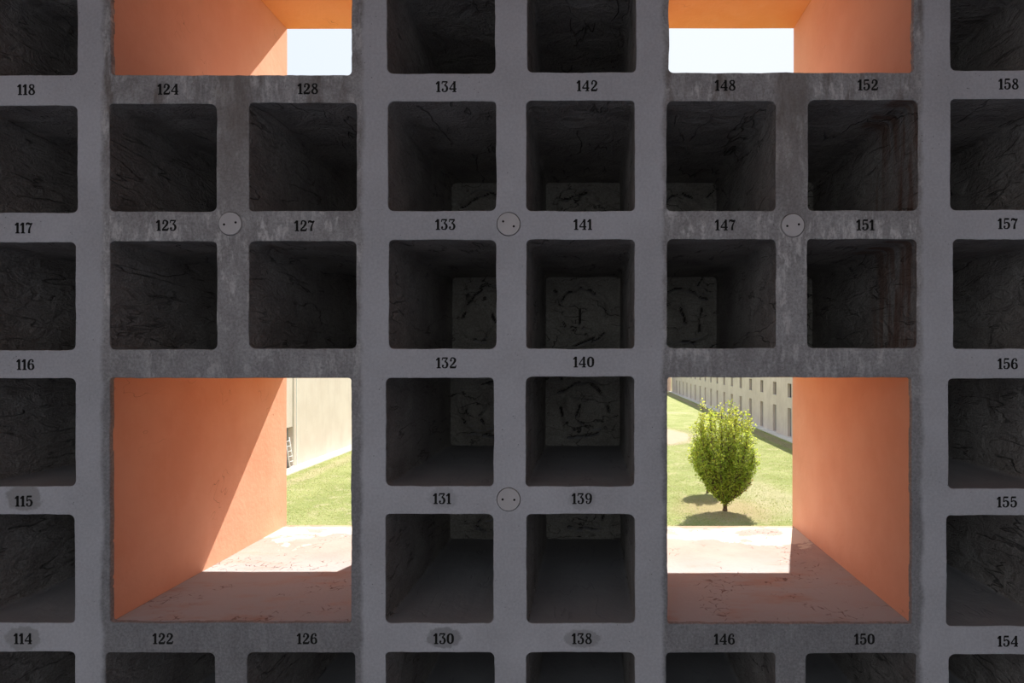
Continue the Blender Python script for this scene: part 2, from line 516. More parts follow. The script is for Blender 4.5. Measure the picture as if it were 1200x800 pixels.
# ------------------------------------------------------------------ the niche wall
WX0, WX1, WZ0, WZ1 = -9.0, 5.0, 0.0, 18.0
niche_rings = [ring(l, r, t, b, 0.020, 11 + i, 0.0022) for i, (_, l, r, t, b) in enumerate(NICHES)]
window_rings = [ring(l, r, t, b, 0.020 if i < 2 else 0.012, 91 + i, 0.0026) for i, (_, l, r, t, b, _l) in enumerate(WINDOWS)]
CAP_R = 13.4 * K
cap_rings = []
for (px, py, *_r) in CAPS:
    cap_rings.append([(wx(px) + (CAP_R + 0.0024) * math.cos(2 * math.pi * i / 40), wz(py) + (CAP_R + 0.0024) * math.sin(2 * math.pi * i / 40)) for i in range(40)])

bm = bmesh.new()
edges = []


def loop(pts, y):
    return [bm.verts.new((x, y, z)) for x, z in pts]


def loop_edges(vs):
    return [bm.edges.new((vs[i], vs[(i + 1) % len(vs)])) for i in range(len(vs))]


def bridge(a, b, mi=0):
    for i in range(len(a)):
        j = (i + 1) % len(a)
        f = bm.faces.new((a[i], a[j], b[j], b[i]))
        f.smooth = True
        f.material_index = mi


outer = loop([(WX0, WZ0), (WX1, WZ0), (WX1, WZ1), (WX0, WZ1)], 0)
edges += loop_edges(outer)
for pts, e_, dep, mi in [(p, 0.0032, RIM, 1) for p in niche_rings] + [(p, 0.004, RIM, 0) for p in window_rings] + [(p, 0.0010, 0.03, 1) for p in cap_rings]:
    l0 = loop(offset_ring(pts, e_), 0)
    l1 = loop(offset_ring(pts, e_ * 0.30), e_ * 0.30)
    l2 = loop(pts, e_)
    l2b = loop(pts, e_)
    l3 = loop(pts, dep)
    edges += loop_edges(l0)
    bridge(l0, l1); bridge(l1, l2); bridge(l2b, l3, mi)
bmesh.ops.triangle_fill(bm, use_beauty=True, use_dissolve=False, edges=edges, normal=(0, -1, 0))
bmesh.ops.recalc_face_normals(bm, faces=bm.faces)
wall = structure(link('wall_niches', bm, [M_WALL, M_NICHE]), 'grey concrete wall pierced by rows of square numbered niches and four windows', 'wall')

# ------------------------------------------------------------------ window tunnels (structure, each with its own reveals, ceiling and sill)
OUT_Y = WIN_DEPTH


def panel(name, quad_front, quad_back, thick, mat, parent, nu=14, nv=18, seed=0, bumpy=0.0015):
    """A plaster face from the room side to the outside, given thickness away from the opening."""
    b = bmesh.new()
    (a0, a1), (b0, b1) = quad_front, quad_back
    A0, A1, B0, B1 = map(Vector, (a0, a1, b0, b1))
    nrm = -(A1 - A0).cross(B0 - A0).normalized()
    face = []
    for i in range(nu + 1):
        row = []
        for j in range(nv + 1):
            u, v = i / nu, j / nv
            p = A0.lerp(A1, u).lerp(B0.lerp(B1, u), v)
            d = bumpy * noise.noise(Vector((p.x * 5 + seed, p.y * 5, p.z * 5)))
            row.append(b.verts.new(p + nrm * d))
        face.append(row)
    back = [[None] * (nv + 1) for _ in range(nu + 1)]
    for i in range(nu + 1):
        for j in range(nv + 1):
            u, v = i / nu, j / nv
            if i in (0, nu) or j in (0, nv):
                back[i][j] = b.verts.new(A0.lerp(A1, u).lerp(B0.lerp(B1, u), v) - nrm * thick)
    for i in range(nu):
        for j in range(nv):
            f = b.faces.new((face[i][j], face[i + 1][j], face[i + 1][j + 1], face[i][j + 1])); f.smooth = True
    for i in range(nu):
        b.faces.new((face[i + 1][0], face[i][0], back[i][0], back[i + 1][0]))
        b.faces.new((face[i][nv], face[i + 1][nv], back[i + 1][nv], back[i][nv]))
    for j in range(nv):
        b.faces.new((face[0][j], face[0][j + 1], back[0][j + 1], back[0][j]))
        b.faces.new((face[nu][j + 1], face[nu][j], back[nu][j], back[nu][j + 1]))
    b.faces.new([back[0][0], back[0][nv], back[nu][nv], back[nu][0]])
    return link(name, b, mat, parent)


win_rects = []
for k, (name, l, r, t, b_, lab) in enumerate(WINDOWS):
    root = bpy.data.objects.new(name, None)
    root.empty_display_size = 0.1
    C.objects.link(root)
    structure(root, lab, 'window opening')
    x0, x1, z0, z1 = wx(l), wx(r), wz(b_), wz(t)
    y0, y1 = RIM - 0.004, OUT_Y
    win_rects.append((x0, x1, z0, z1))
    panel('side_reveal', ((x0, y0, z0), (x0, y0, z1)), ((x0, y1, z0), (x0, y1, z1)), 0.05, M_ORANGE, root, seed=k * 7 + 1).name
    panel('side_reveal', ((x1, y0, z1), (x1, y0, z0)), ((x1, y1, z1), (x1, y1, z0)), 0.05, M_ORANGE, root, seed=k * 7 + 2)
    panel('soffit', ((x0, y0, z1), (x1, y0, z1)), ((x0, y1, z1), (x1, y1, z1)), 0.05, M_SOFFIT, root, seed=k * 7 + 3)
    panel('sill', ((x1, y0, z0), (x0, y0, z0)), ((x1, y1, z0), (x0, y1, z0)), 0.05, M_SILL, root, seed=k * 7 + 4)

# outer skin of the block, with the four openings, closed over the top and at the ends
b = bmesh.new()
big = [(a - 0.02, c + 0.02, d - 0.02, e2 + 0.02) for a, c, d, e2 in win_rects]
us = [WX0, WX1] + [v for q in big for v in q[:2]]
vs = [WZ0, WZ1] + [v for q in big for v in q[2:]]
slab_with_holes(b, us, vs, big, lambda u, v, w: (u, OUT_Y - w, v), 0.03)
box(b, WX0, WX1, 0.0, OUT_Y, WZ1, WZ1 + 0.1)
box(b, WX0 - 0.1, WX0, 0.0, OUT_Y, WZ0, WZ1)
box(b, WX1, WX1 + 0.1, 0.0, OUT_Y, WZ0, WZ1)
structure(link('wall_outer', b, M_ORANGE), 'orange plastered outer skin of the block', 'wall')

# ------------------------------------------------------------------ digits (fat-faced serif numerals), built as strokes of changing width
def spline(pts, n=10):
    out = []
    for i in range(len(pts) - 1):
        p0 = pts[max(i - 1, 0)]; p1 = pts[i]; p2 = pts[i + 1]; p3 = pts[min(i + 2, len(pts) - 1)]
        for s in range(n):
            t = s / n
            out.append(tuple(0.5 * ((2 * p1[q]) + (-p0[q] + p2[q]) * t + (2 * p0[q] - 5 * p1[q] + 4 * p2[q] - p3[q]) * t * t
                                    + (-p0[q] + 3 * p1[q] - 3 * p2[q] + p3[q]) * t ** 3) for q in range(3)))
    out.append(tuple(pts[-1]))
    return out


# each: width, strokes [(smooth?, [(x, y, w)...])], balls [(x, y, r)]; unit height 1
DIGITS = {
    '0': (0.66, [(1, [(0.33, 0.97, .07), (0.14, 0.80, .15), (0.10, 0.50, .18), (0.14, 0.20, .15), (0.33, 0.03, .07)]),
                 (1, [(0.33, 0.97, .07), (0.52, 0.80, .15), (0.56, 0.50, .18), (0.52, 0.20, .15), (0.33, 0.03, .07)])], []),
    '1': (0.42, [(0, [(0.24, 0.0, .17), (0.24, 1.0, .17)]), (0, [(0.04, 0.035, .07), (0.44, 0.035, .07)]),
                 (0, [(0.24, 0.95, .12), (0.02, 0.76, .09)])], [(0.05, 0.76, .06)]),
    '2': (0.66, [(1, [(0.13, 0.72, .10), (0.20, 0.93, .09), (0.36, 0.96, .09), (0.52, 0.84, .15), (0.52, 0.66, .16), (0.36, 0.42, .12), (0.16, 0.22, .09), (0.07, 0.08, .09)]),
                 (0, [(0.05, 0.075, .15), (0.56, 0.075, .15)]), (0, [(0.56, 0.03, .08), (0.63, 0.28, .07)])], [(0.15, 0.70, .095)]),
    '3': (0.64, [(0, [(0.08, 0.95, .10), (0.58, 0.95, .10)]), (0, [(0.09, 0.97, .06), (0.06, 0.74, .06)]), (0, [(0.56, 0.94, .08), (0.30, 0.60, .09)]),
                 (1, [(0.29, 0.60, .08), (0.46, 0.54, .12), (0.54, 0.33, .17), (0.46, 0.10, .12), (0.30, 0.035, .07), (0.13, 0.09, .08), (0.09, 0.22, .10)])], [(0.13, 0.24, .095)]),
    '4': (0.70, [(0, [(0.50, 0.0, .16), (0.50, 1.0, .16)]), (0, [(0.30, 0.03, .06), (0.68, 0.03, .06)]), (0, [(0.50, 0.97, .06), (0.04, 0.30, .07)]),
                 (0, [(0.02, 0.28, .09), (0.68, 0.28, .09)])], []),
    '5': (0.64, [(0, [(0.12, 0.94, .13), (0.55, 0.94, .13)]), (0, [(0.13, 0.97, .07), (0.11, 0.48, .07)]),
                 (1, [(0.11, 0.50, .07), (0.30, 0.62, .08), (0.49, 0.53, .14), (0.54, 0.32, .17), (0.46, 0.11, .12), (0.29, 0.035, .07), (0.13, 0.09, .08), (0.08, 0.20, .10)])], [(0.12, 0.23, .095)]),
    '6': (0.66, [(1, [(0.53, 0.80, .09), (0.47, 0.94, .07), (0.34, 0.96, .07), (0.18, 0.82, .13), (0.11, 0.50, .17), (0.14, 0.18, .15), (0.33, 0.03, .07), (0.52, 0.14, .14), (0.55, 0.32, .15), (0.48, 0.52, .11), (0.33, 0.58, .06), (0.16, 0.46, .07)])], [(0.50, 0.79, .085)]),
    '7': (0.64, [(1, [(0.05, 0.76, .06), (0.09, 0.90, .10), (0.22, 0.92, .17), (0.42, 0.86, .15), (0.60, 0.95, .07)]), (0, [(0.06, 0.99, .05), (0.05, 0.74, .06)]),
                 (1, [(0.60, 0.95, .06), (0.44, 0.66, .08), (0.33, 0.36, .13), (0.31, 0.0, .17)])], []),
    '8': (0.66, [(1, [(0.33, 0.965, .07), (0.18, 0.90, .10), (0.15, 0.74, .12), (0.26, 0.60, .12), (0.45, 0.46, .14), (0.55, 0.26, .14), (0.47, 0.09, .11), (0.33, 0.035, .07)]),
                 (1, [(0.33, 0.965, .07), (0.48, 0.90, .10), (0.50, 0.75, .11), (0.42, 0.60, .09), (0.22, 0.48, .09), (0.10, 0.28, .13), (0.16, 0.10, .12), (0.33, 0.035, .07)])], []),
}
DIGITS['9'] = (0.66, [(s, [(0.66 - x, 1 - y, w) for x, y, w in pts]) for s, pts in DIGITS['6'][1]], [(0.66 - x, 1 - y, r) for x, y, r in DIGITS['6'][2]])


def add_digit(bm, ch, ox, oz, h, y0):
    """Painted numeral: one flat skin per stroke, a hair proud of the wall (y0 towards the room)."""
    _w, strokes, balls = DIGITS[ch]

    def P(x, z): return bm.verts.new((ox + x * h, y0, oz + z * h))
    for smooth, pts in strokes:
        q = spline(pts) if smooth else pts
        L_, R_ = [], []
        for i in range(len(q)):
            a = q[max(i - 1, 0)]; c = q[min(i + 1, len(q) - 1)]
            tx, tz = c[0] - a[0], c[1] - a[1]
            m = math.hypot(tx, tz) or 1
            x, z, w = q[i]
            w = w * 1.12 + 0.022
            L_.append(P(x - tz / m * w / 2, z + tx / m * w / 2)); R_.append(P(x + tz / m * w / 2, z - tx / m * w / 2))
        for i in range(len(q) - 1):
            bm.faces.new((L_[i], R_[i], R_[i + 1], L_[i + 1]))
    for x, z, r in balls:
        bm.faces.new([P(x + r * math.cos(2 * math.pi * i / 14), z + r * math.sin(2 * math.pi * i / 14)) for i in range(14)])


def number_mesh(text, h=0.0430, gap=0.085):
    b = bmesh.new()
    width = sum(DIGITS[c][0] for c in text) * h + gap * h * (len(text) - 1)
    x = -width / 2
    for c in text:
        add_digit(b, c, x, -h / 2, h, 0.0)
        x += (DIGITS[c][0] + gap) * h
    for f in b.faces:
        if f.normal.y > 0:
            f.normal_flip()
    ret = bmesh.ops.extrude_face_region(b, geom=list(b.faces))
    for v in [g for g in ret['geom'] if isinstance(g, bmesh.types.BMVert)]:
        v.co.y -= 0.0006
    bmesh.ops.recalc_face_normals(b, faces=b.faces)
    return b


# ------------------------------------------------------------------ niches
NICHE_LABELS = {
    118: 'square dark niche under the number 118, cut by the photo edge beside niche 124',
    117: 'square dark niche under the number 117, cut by the photo edge beside niche 123',
    116: 'square niche with a dim floor under the number 116, left of the sunlit window',
    115: 'square niche with a grey floor strip under the number 115, left of the sunlit window',
    114: 'square niche under the number 114 in the bottom corner, cut by the photo edge',
    124: 'square dark niche under the number 124, just below the upper orange window',
    128: 'square dark niche under the number 128, just below the upper orange window',
    123: 'square dark niche under the number 123, above the lower orange window',
    127: 'square dark niche under the number 127, above the lower orange window',
    122: 'square niche under the number 122, below the sunlit window sill, cut by the bottom edge',
    126: 'square niche under the number 126, below the sunlit window sill, cut by the bottom edge',
    134: 'square dark niche under the number 134, pale back panel showing low inside',
    133: 'square niche under the number 133, ridged back panel half in view',
    132: 'square niche under the number 132, with dim floor and back panel',
    131: 'square niche under the number 131, deep grey floor in view',
    130: 'square niche under the number 130, cut by the bottom edge beside niche 138',
    142: 'square dark niche under the number 142, strip of back panel showing low inside',
    141: 'square niche under the number 141, back panel with a ring of rough mortar',
    140: 'square niche under the number 140, back panel and floor both in view',
    139: 'square niche under the number 139, deep floor running back to a dark panel',
    138: 'square niche under the number 138, cut by the bottom edge beside niche 130',
    148: 'square niche under the number 148, just below the upper window with white sky',
    152: 'square niche under the number 152, stained side wall, below the upper window',
    147: 'square niche under the number 147, cracked back panel, above the tree window',
    151: 'square niche under the number 151, brown stained side wall, above the tree window',
    146: 'square niche under the number 146, below the tree window sill, cut by the bottom edge',
    150: 'square niche under the number 150, below the tree window sill, cut by the bottom edge',
    158: 'square niche under the number 158, right of stained niche 152, cut by the photo edge',
    157: 'square niche under the number 157, right of stained niche 151, cut by the photo edge',
    156: 'square niche with rough side wall under the number 156, right of the tree window',
    155: 'square niche with grey floor under the number 155, right of the tree window',
    154: 'square niche under the number 154 in the bottom corner, cut by the photo edge',
}
TOP_LABELS = ['square dark niche above number 118, cut by the top corner of the photo',
              'square dark niche above number 134, cut by the top edge of the photo',
              'square dark niche above number 142, cut by the top edge of the photo',
              'square dark niche above number 158, cut by the top corner of the photo']
top_i = 0


def niche_lining(pts, org, seed):
    """Open box of rough concrete behind one opening, with its own thickness."""
    b = bmesh.new()
    n = len(pts)
    ys = [RIM - 0.006] + [RIM + (NICHE_DEPTH + 0.03 - RIM) * i / 9 for i in range(1, 10)]
    cx = sum(p[0] for p in pts) / n; cz = sum(p[1] for p in pts) / n
    rings = []
    for y in ys:
        row = []
        for (x, z) in pts:
            d = 0.0
            if y > RIM:
                v = Vector((x * 6 + seed, y * 5, z * 6))
                d = 0.0035 * abs(noise.noise(v)) + 0.0012
            m = math.hypot(x - cx, z - cz)
            row.append(b.verts.new((x + (x - cx) / m * d - org[0], y, z + (z - cz) / m * d - org[2])))
        rings.append(row)
    out = []
    op = offset_ring(pts, 0.02)
    for y in (ys[0], ys[-1]):
        out.append([b.verts.new((x - org[0], y, z - org[2])) for x, z in op])
    for a, c in zip(rings[:-1], rings[1:]):
        for i in range(n):
            j = (i + 1) % n
            f = b.faces.new((a[i], a[j], c[j], c[i])); f.smooth = True
    for i in range(n):
        j = (i + 1) % n
        b.faces.new((out[0][j], out[0][i], out[1][i], out[1][j]))
        b.faces.new((rings[0][j], rings[0][i], out[0][i], out[0][j]))
        b.faces.new((rings[-1][i], rings[-1][j], out[1][j], out[1][i]))
    bmesh.ops.recalc_face_normals(b, faces=b.faces)
    return b


GROOVES = [[(.10, .42), (.19, .35), (.30, .22), (.46, .155), (.60, .19), (.74, .30), (.84, .44)], [(.18, .49), (.25, .62), (.33, .80)], [(.41, .915), (.55, .85), (.68, .78)],
           [(.455, .42), (.465, .52), (.45, .62)], [(.50, .67), (.57, .70), (.61, .76)], [(.62, .84), (.78, .75)], [(.05, .12), (.14, .20)], [(.88, .55), (.96, .49)]]


def seg_dist(p, a, c):
    dx, dy = c[0] - a[0], c[1] - a[1]
    t = max(0.0, min(1.0, ((p[0] - a[0]) * dx + (p[1] - a[1]) * dy) / (dx * dx + dy * dy)))
    return math.hypot(p[0] - a[0] - t * dx, p[1] - a[1] - t * dy)


def niche_back(pts, org, seed, flip=False, tilt=0.0):
    """Back panel: mortar smeared over it in ridges."""
    b = bmesh.new()
    xs = [p[0] for p in pts]; zs = [p[1] for p in pts]
    x0, x1, z0, z1 = min(xs) - 0.008, max(xs) + 0.008, min(zs) - 0.008, max(zs) + 0.008
    N = 72
    rnd = random.Random(seed)
    rx, rz_ = rnd.uniform(-.1, .1), rnd.uniform(-.1, .1)
    g = []; cuts = {}
    for i in range(N + 1):
        row = []
        for j in range(N + 1):
            u, v = i / N - 0.5, j / N - 0.5
            x = x0 + (x1 - x0) * i / N; z = z0 + (z1 - z0) * j / N
            w = noise.noise(Vector((u * 3 + seed, v * 3, seed * 0.7)))
            rr = math.hypot(u - rx, v - rz_) + 0.06 * w
            h = 0.024 * math.exp(-((rr - 0.31) / 0.022) ** 2) * max(0.0, 0.45 + 1.3 * noise.noise(Vector((u * 4, v * 4, seed + 9.0))))
            h += 0.020 * max(0.0, 0.35 - abs(noise.noise(Vector((u * 3.1, v * 4.2, seed + 20.0)))) * 3.2)
            h += 0.004 * noise.noise(Vector((u * 14, v * 14, seed)))
            wob_ = 0.02 * noise.noise(Vector((u * 9, v * 9, seed)))
            cu, cv = u * math.cos(tilt) - v * math.sin(tilt), u * math.sin(tilt) + v * math.cos(tilt)
            q = ((0.5 - cu if flip else 0.5 + cu) + wob_, 0.5 - cv + wob_)
            dmin = min(seg_dist(q, line_[k_], line_[k_ + 1]) for line_ in GROOVES for k_ in range(len(line_) - 1))
            cut = math.exp(-(dmin / 0.0105) ** 2) * min(1.0, max(0.0, 0.62 + 1.7 * noise.noise(Vector((u * 7, v * 7, seed + 3.0)))))
            cuts[i, j] = cut
            h += 0.009 * math.exp(-((dmin - 0.035) / 0.02) ** 2) - 0.022 * cut
            edge = min(0.5 - abs(u), 0.5 - abs(v))
            h *= min(1.0, edge * 8)
            row.append(b.verts.new((x - org[0], NICHE_DEPTH - h, z - org[2])))
        g.append(row)
    for i in range(N):
        for j in range(N):
            f = b.faces.new((g[i][j], g[i + 1][j], g[i + 1][j + 1], g[i][j + 1])); f.smooth = True
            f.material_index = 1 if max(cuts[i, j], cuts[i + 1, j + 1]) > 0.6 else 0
    bd = [g[i][0] for i in range(N + 1)] + [g[N][j] for j in range(1, N + 1)] + [g[i][N] for i in range(N - 1, -1, -1)] + [g[0][j] for j in range(N - 1, 0, -1)]
    bk = [b.verts.new((v.co.x, NICHE_DEPTH + 0.03, v.co.z)) for v in bd]
    for i in range(len(bd)):
        j = (i + 1) % len(bd)
        b.faces.new((bd[j], bd[i], bk[i], bk[j]))
    b.faces.new(bk[::-1])
    bmesh.ops.recalc_face_normals(b, faces=b.faces)
    return b


for i, (num, l, r, t, bo) in enumerate(NICHES):
    org = (wx((l + r) / 2), 0.0, wz(bo))
    if num is None:
        lab = TOP_LABELS[top_i]; top_i += 1
    else:
        lab = NICHE_LABELS[num]
    root = thing('ossuary_niche', lab, 'niche', org, 'ossuary niches in the concrete wall')
    link('lining', niche_lining(niche_rings[i], org, i * 1.7), M_NICHE, root)
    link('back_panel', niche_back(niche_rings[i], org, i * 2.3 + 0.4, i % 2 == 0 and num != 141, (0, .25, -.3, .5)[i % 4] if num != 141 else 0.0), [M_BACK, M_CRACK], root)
    if num is not None:
        px, py = NUMBER_AT[num]
        o = link('painted_number', number_mesh(str(num)), M_PAINT, root, loc=(wx(px) - org[0], -0.0002, wz(py) - org[2]))
        o['label'] = 'black serif number %d painted on the concrete' % num


# ------------------------------------------------------------------ round caps
def mat_cap():
    n = NT('smooth_cap_concrete', 0.85, 0.2)
    n.color(n.mix(n.ramp(n.noise(9, 4), 0.3, 0.7), (0.56, 0.52, 0.505), (0.63, 0.585, 0.565)))
    n.bump(n.noise(80, 3), 0.3, 0.002)
    return n.m


M_CAP = mat_cap()
for (px, py, rot, lab, warm) in CAPS:
    root = thing('round_cap', lab, 'cap', (wx(px), 0, wz(py)), 'round caps at the niche wall crossings')
    b = bmesh.new()
    N = 48
    prof = [(0.0, -0.004), (CAP_R - 0.004, -0.004), (CAP_R - 0.001, -0.0032), (CAP_R, -0.001), (CAP_R, 0.028)]
    rows = []
    for (rr, y) in prof[1:]:
        rows.append([b.verts.new((rr * math.cos(2 * math.pi * i / N), y, rr * math.sin(2 * math.pi * i / N))) for i in range(N)])
    b.faces.new(rows[0])
    for a, c in zip(rows[:-1], rows[1:]):
        for i in range(N):
            j = (i + 1) % N
            b.faces.new((a[i], a[j], c[j], c[i])).smooth = True
    b.faces.new(rows[-1][::-1])
    bmesh.ops.recalc_face_normals(b, faces=b.faces)
    link('disc', b, M_CAP, root)
    a = math.radians(rot)
    for s in (-1, 1):
        b = bmesh.new()
        bmesh.ops.create_cone(b, cap_ends=True, segments=16, radius1=0.0046, radius2=0.0046, depth=0.004, matrix=Matrix.Rotation(math.pi / 2, 4, 'X'))
        link('bolt_hole', b, M_DARK, root, loc=(s * 0.0235 * math.cos(a), -0.0026, s * 0.0235 * math.sin(a)))
        bpy.context.view_layer.update()

# ------------------------------------------------------------------ the block's open court behind the viewer: unseen floor, added slab above, walls
b = bmesh.new(); box(b, WX0, WX1, -16.0, 0.0, 5.15, 5.30)
structure(link('floor', b, plain('blue_bounce_floor', (0.33, 0.35, 0.40), 0.7)))  # unseen; blue tint and length set to shape bounce on the niche wall
b = bmesh.new(); box(b, WX0, WX1, -4.4, 0.0, 9.3, 9.45)  # added slab, cuts skylight from above and bounces warm light onto the wall
structure(link('ceiling', b, M_ORANGE), 'added unseen terracotta-coloured slab overhead that blocks and warms the light', 'ceiling')
b = bmesh.new(); box(b, WX1, WX1 + 0.2, -16.0, 0.0, 0, WZ1)  # added close in on the right to block light from that side
structure(link('added_wall_right', b, M_WALL))
b = bmesh.new(); box(b, WX0 - 0.2, WX0, -16.0, 0.0, 0, WZ1)
structure(link('wall_left', b, M_WALL))

# ------------------------------------------------------------------ grounds
b = bmesh.new()
v = [b.verts.new(p) for p in ((-60, OUT_Y, 0), (60, OUT_Y, 0), (60, 220, 0), (-60, 220, 0))]
b.faces.new(v)
structure(link('lawn', b, M_LAWN), 'wide mown lawn with dry patches behind the wall', 'lawn')

GX = 17.6                                     # face of the long building on the right
BAY = 4.33
Y_FIRST = 53.9 - D - 3 * BAY
NB = 20
bld = thing('long_building', 'long beige building with a row of doors and square windows behind the tree', 'building', (GX, Y_FIRST, 0))
holes = []
for k in range(NB):
    yc = k * BAY
    holes.append((yc - 0.53, yc + 0.53, 0.12, 2.65))
    holes.append((yc - 0.53, yc + 0.53, 3.57, 4.80))
b = bmesh.new()
ENDY = 128.0 - Y_FIRST
us = [-20.0, ENDY] + [q for h in holes for q in h[:2]]
vs = [0.0, 8.5] + [q for h in holes for q in h[2:]]
slab_with_holes(b, us, vs, holes, lambda u, v, w: (w, u, v), 0.30)
link('facade', b, M_BEIGE, bld)
b = bmesh.new(); box(b, 0.62, 8.0, -20, ENDY, 0, 8.5); link('body', b, M_BEIGE, bld)
b = bmesh.new(); box(b, -0.15, 8.2, -20.2, ENDY, 8.5, 8.75); link('roof', b, M_PAVE, bld)
for k in range(NB):
    yc = k * BAY
    b = bmesh.new(); box(b, 0.24, 0.34, yc - 0.60, yc + 0.60, 0.05, 2.72); link('door', b, M_DOOR, bld)
    b = bmesh.new(); box(b, 0.24, 0.34, yc - 0.60, yc + 0.60, 3.50, 4.87); w_ = link('window', b, M_GLASSDARK, bld)
    b = bmesh.new(); box(b, -0.04, 0.25, yc - 0.56, yc + 0.56, 3.52, 3.575); link('window_ledge', b, M_PAVE, w_)
b = bmesh.new(); box(b, GX - 0.75, GX, 20, 140, 0, 0.08)
structure(link('path', b, M_PAVE), 'pale paved strip along the foot of the long beige building', 'path')

endb = thing('end_building', 'pinkish building closing the far end of the lawn', 'building', (0, 128.6, 0))
b = bmesh.new(); box(b, -30, GX, 0, 8, 0, 8.5); link('body', b, M_END, endb)
b = bmesh.new(); box(b, -30.2, GX, -0.2, 8.2, 8.5, 8.75); link('roof', b, M_PAVE, endb)

LX = -19.0
lb = thing('blank_building', 'sunlit cream building with a blank wall, downpipe and doorway', 'building', (LX, 36.0, 0))
b = bmesh.new()
ydoor = (720 * 19.0 / 347.0 - D) - 36.0
slab_with_holes(b, [-14, 40, ydoor - 0.95, ydoor], [0, 8.5, 2.64], [(ydoor - 0.95, ydoor, 0, 2.64)], lambda u, v, w: (-w, u, v), 0.3)
link('facade', b, M_CREAM, lb)
b = bmesh.new(); box(b, -8, -0.9, -14, 40, 0, 8.5); link('body', b, M_CREAM, lb)
b = bmesh.new(); box(b, -8.2, 0.15, -14.2, 40.2, 8.5, 8.75); link('roof', b, M_PAVE, lb)
b = bmesh.new(); box(b, -0.36, -0.28, ydoor - 1.0, ydoor + 0.05, 0, 2.7); link('door', b, M_DOOR, lb)
b = bmesh.new(); bmesh.ops.create_cone(b, cap_ends=True, segments=12, radius1=0.04, radius2=0.04, depth=8.4)
link('downpipe', b, M_WHITE, lb, loc=(0.09, ydoor + 0.32, 4.25))
b = bmesh.new(); box(b, LX, LX + 1.0, 20, 76, 0, 0.08)
structure(link('path', b, M_PAVE), 'pale paved strip along the foot of the cream building', 'path')


def tube(bm, p, q, r0, r1, n=8):
    p, q = Vector(p), Vector(q)
    d = (q - p)
    if d.length < 1e-6:
        return
    rot = d.to_track_quat('Z', 'Y').to_matrix()
    ra = [bm.verts.new(p + rot @ Vector((r0 * math.cos(2 * math.pi * i / n), r0 * math.sin(2 * math.pi * i / n), 0))) for i in range(n)]
    rb = [bm.verts.new(q + rot @ Vector((r1 * math.cos(2 * math.pi * i / n), r1 * math.sin(2 * math.pi * i / n), 0))) for i in range(n)]
    for i in range(n):
        j = (i + 1) % n
        bm.faces.new((ra[i], ra[j], rb[j], rb[i])).smooth = True
    bm.faces.new(ra[::-1]); bm.faces.new(rb)


lad = thing('ladder', 'white ladder leaning at the doorway of the cream building', 'ladder', (LX + 0.50, 36.0 + ydoor - 1.05, 0.08))
for s in (-0.24, 0.24):
    b = bmesh.new(); tube(b, (0, s, 0), (-0.34, s, 1.98), 0.028, 0.028); link('rail', b, M_WHITE, lad)
for k in range(6):
    t_ = (k + 0.6) / 6.3
    b = bmesh.new(); tube(b, (-0.34 * t_, -0.24, 1.98 * t_), (-0.34 * t_, 0.24, 1.98 * t_), 0.02, 0.02); link('rung', b, M_WHITE, lad)


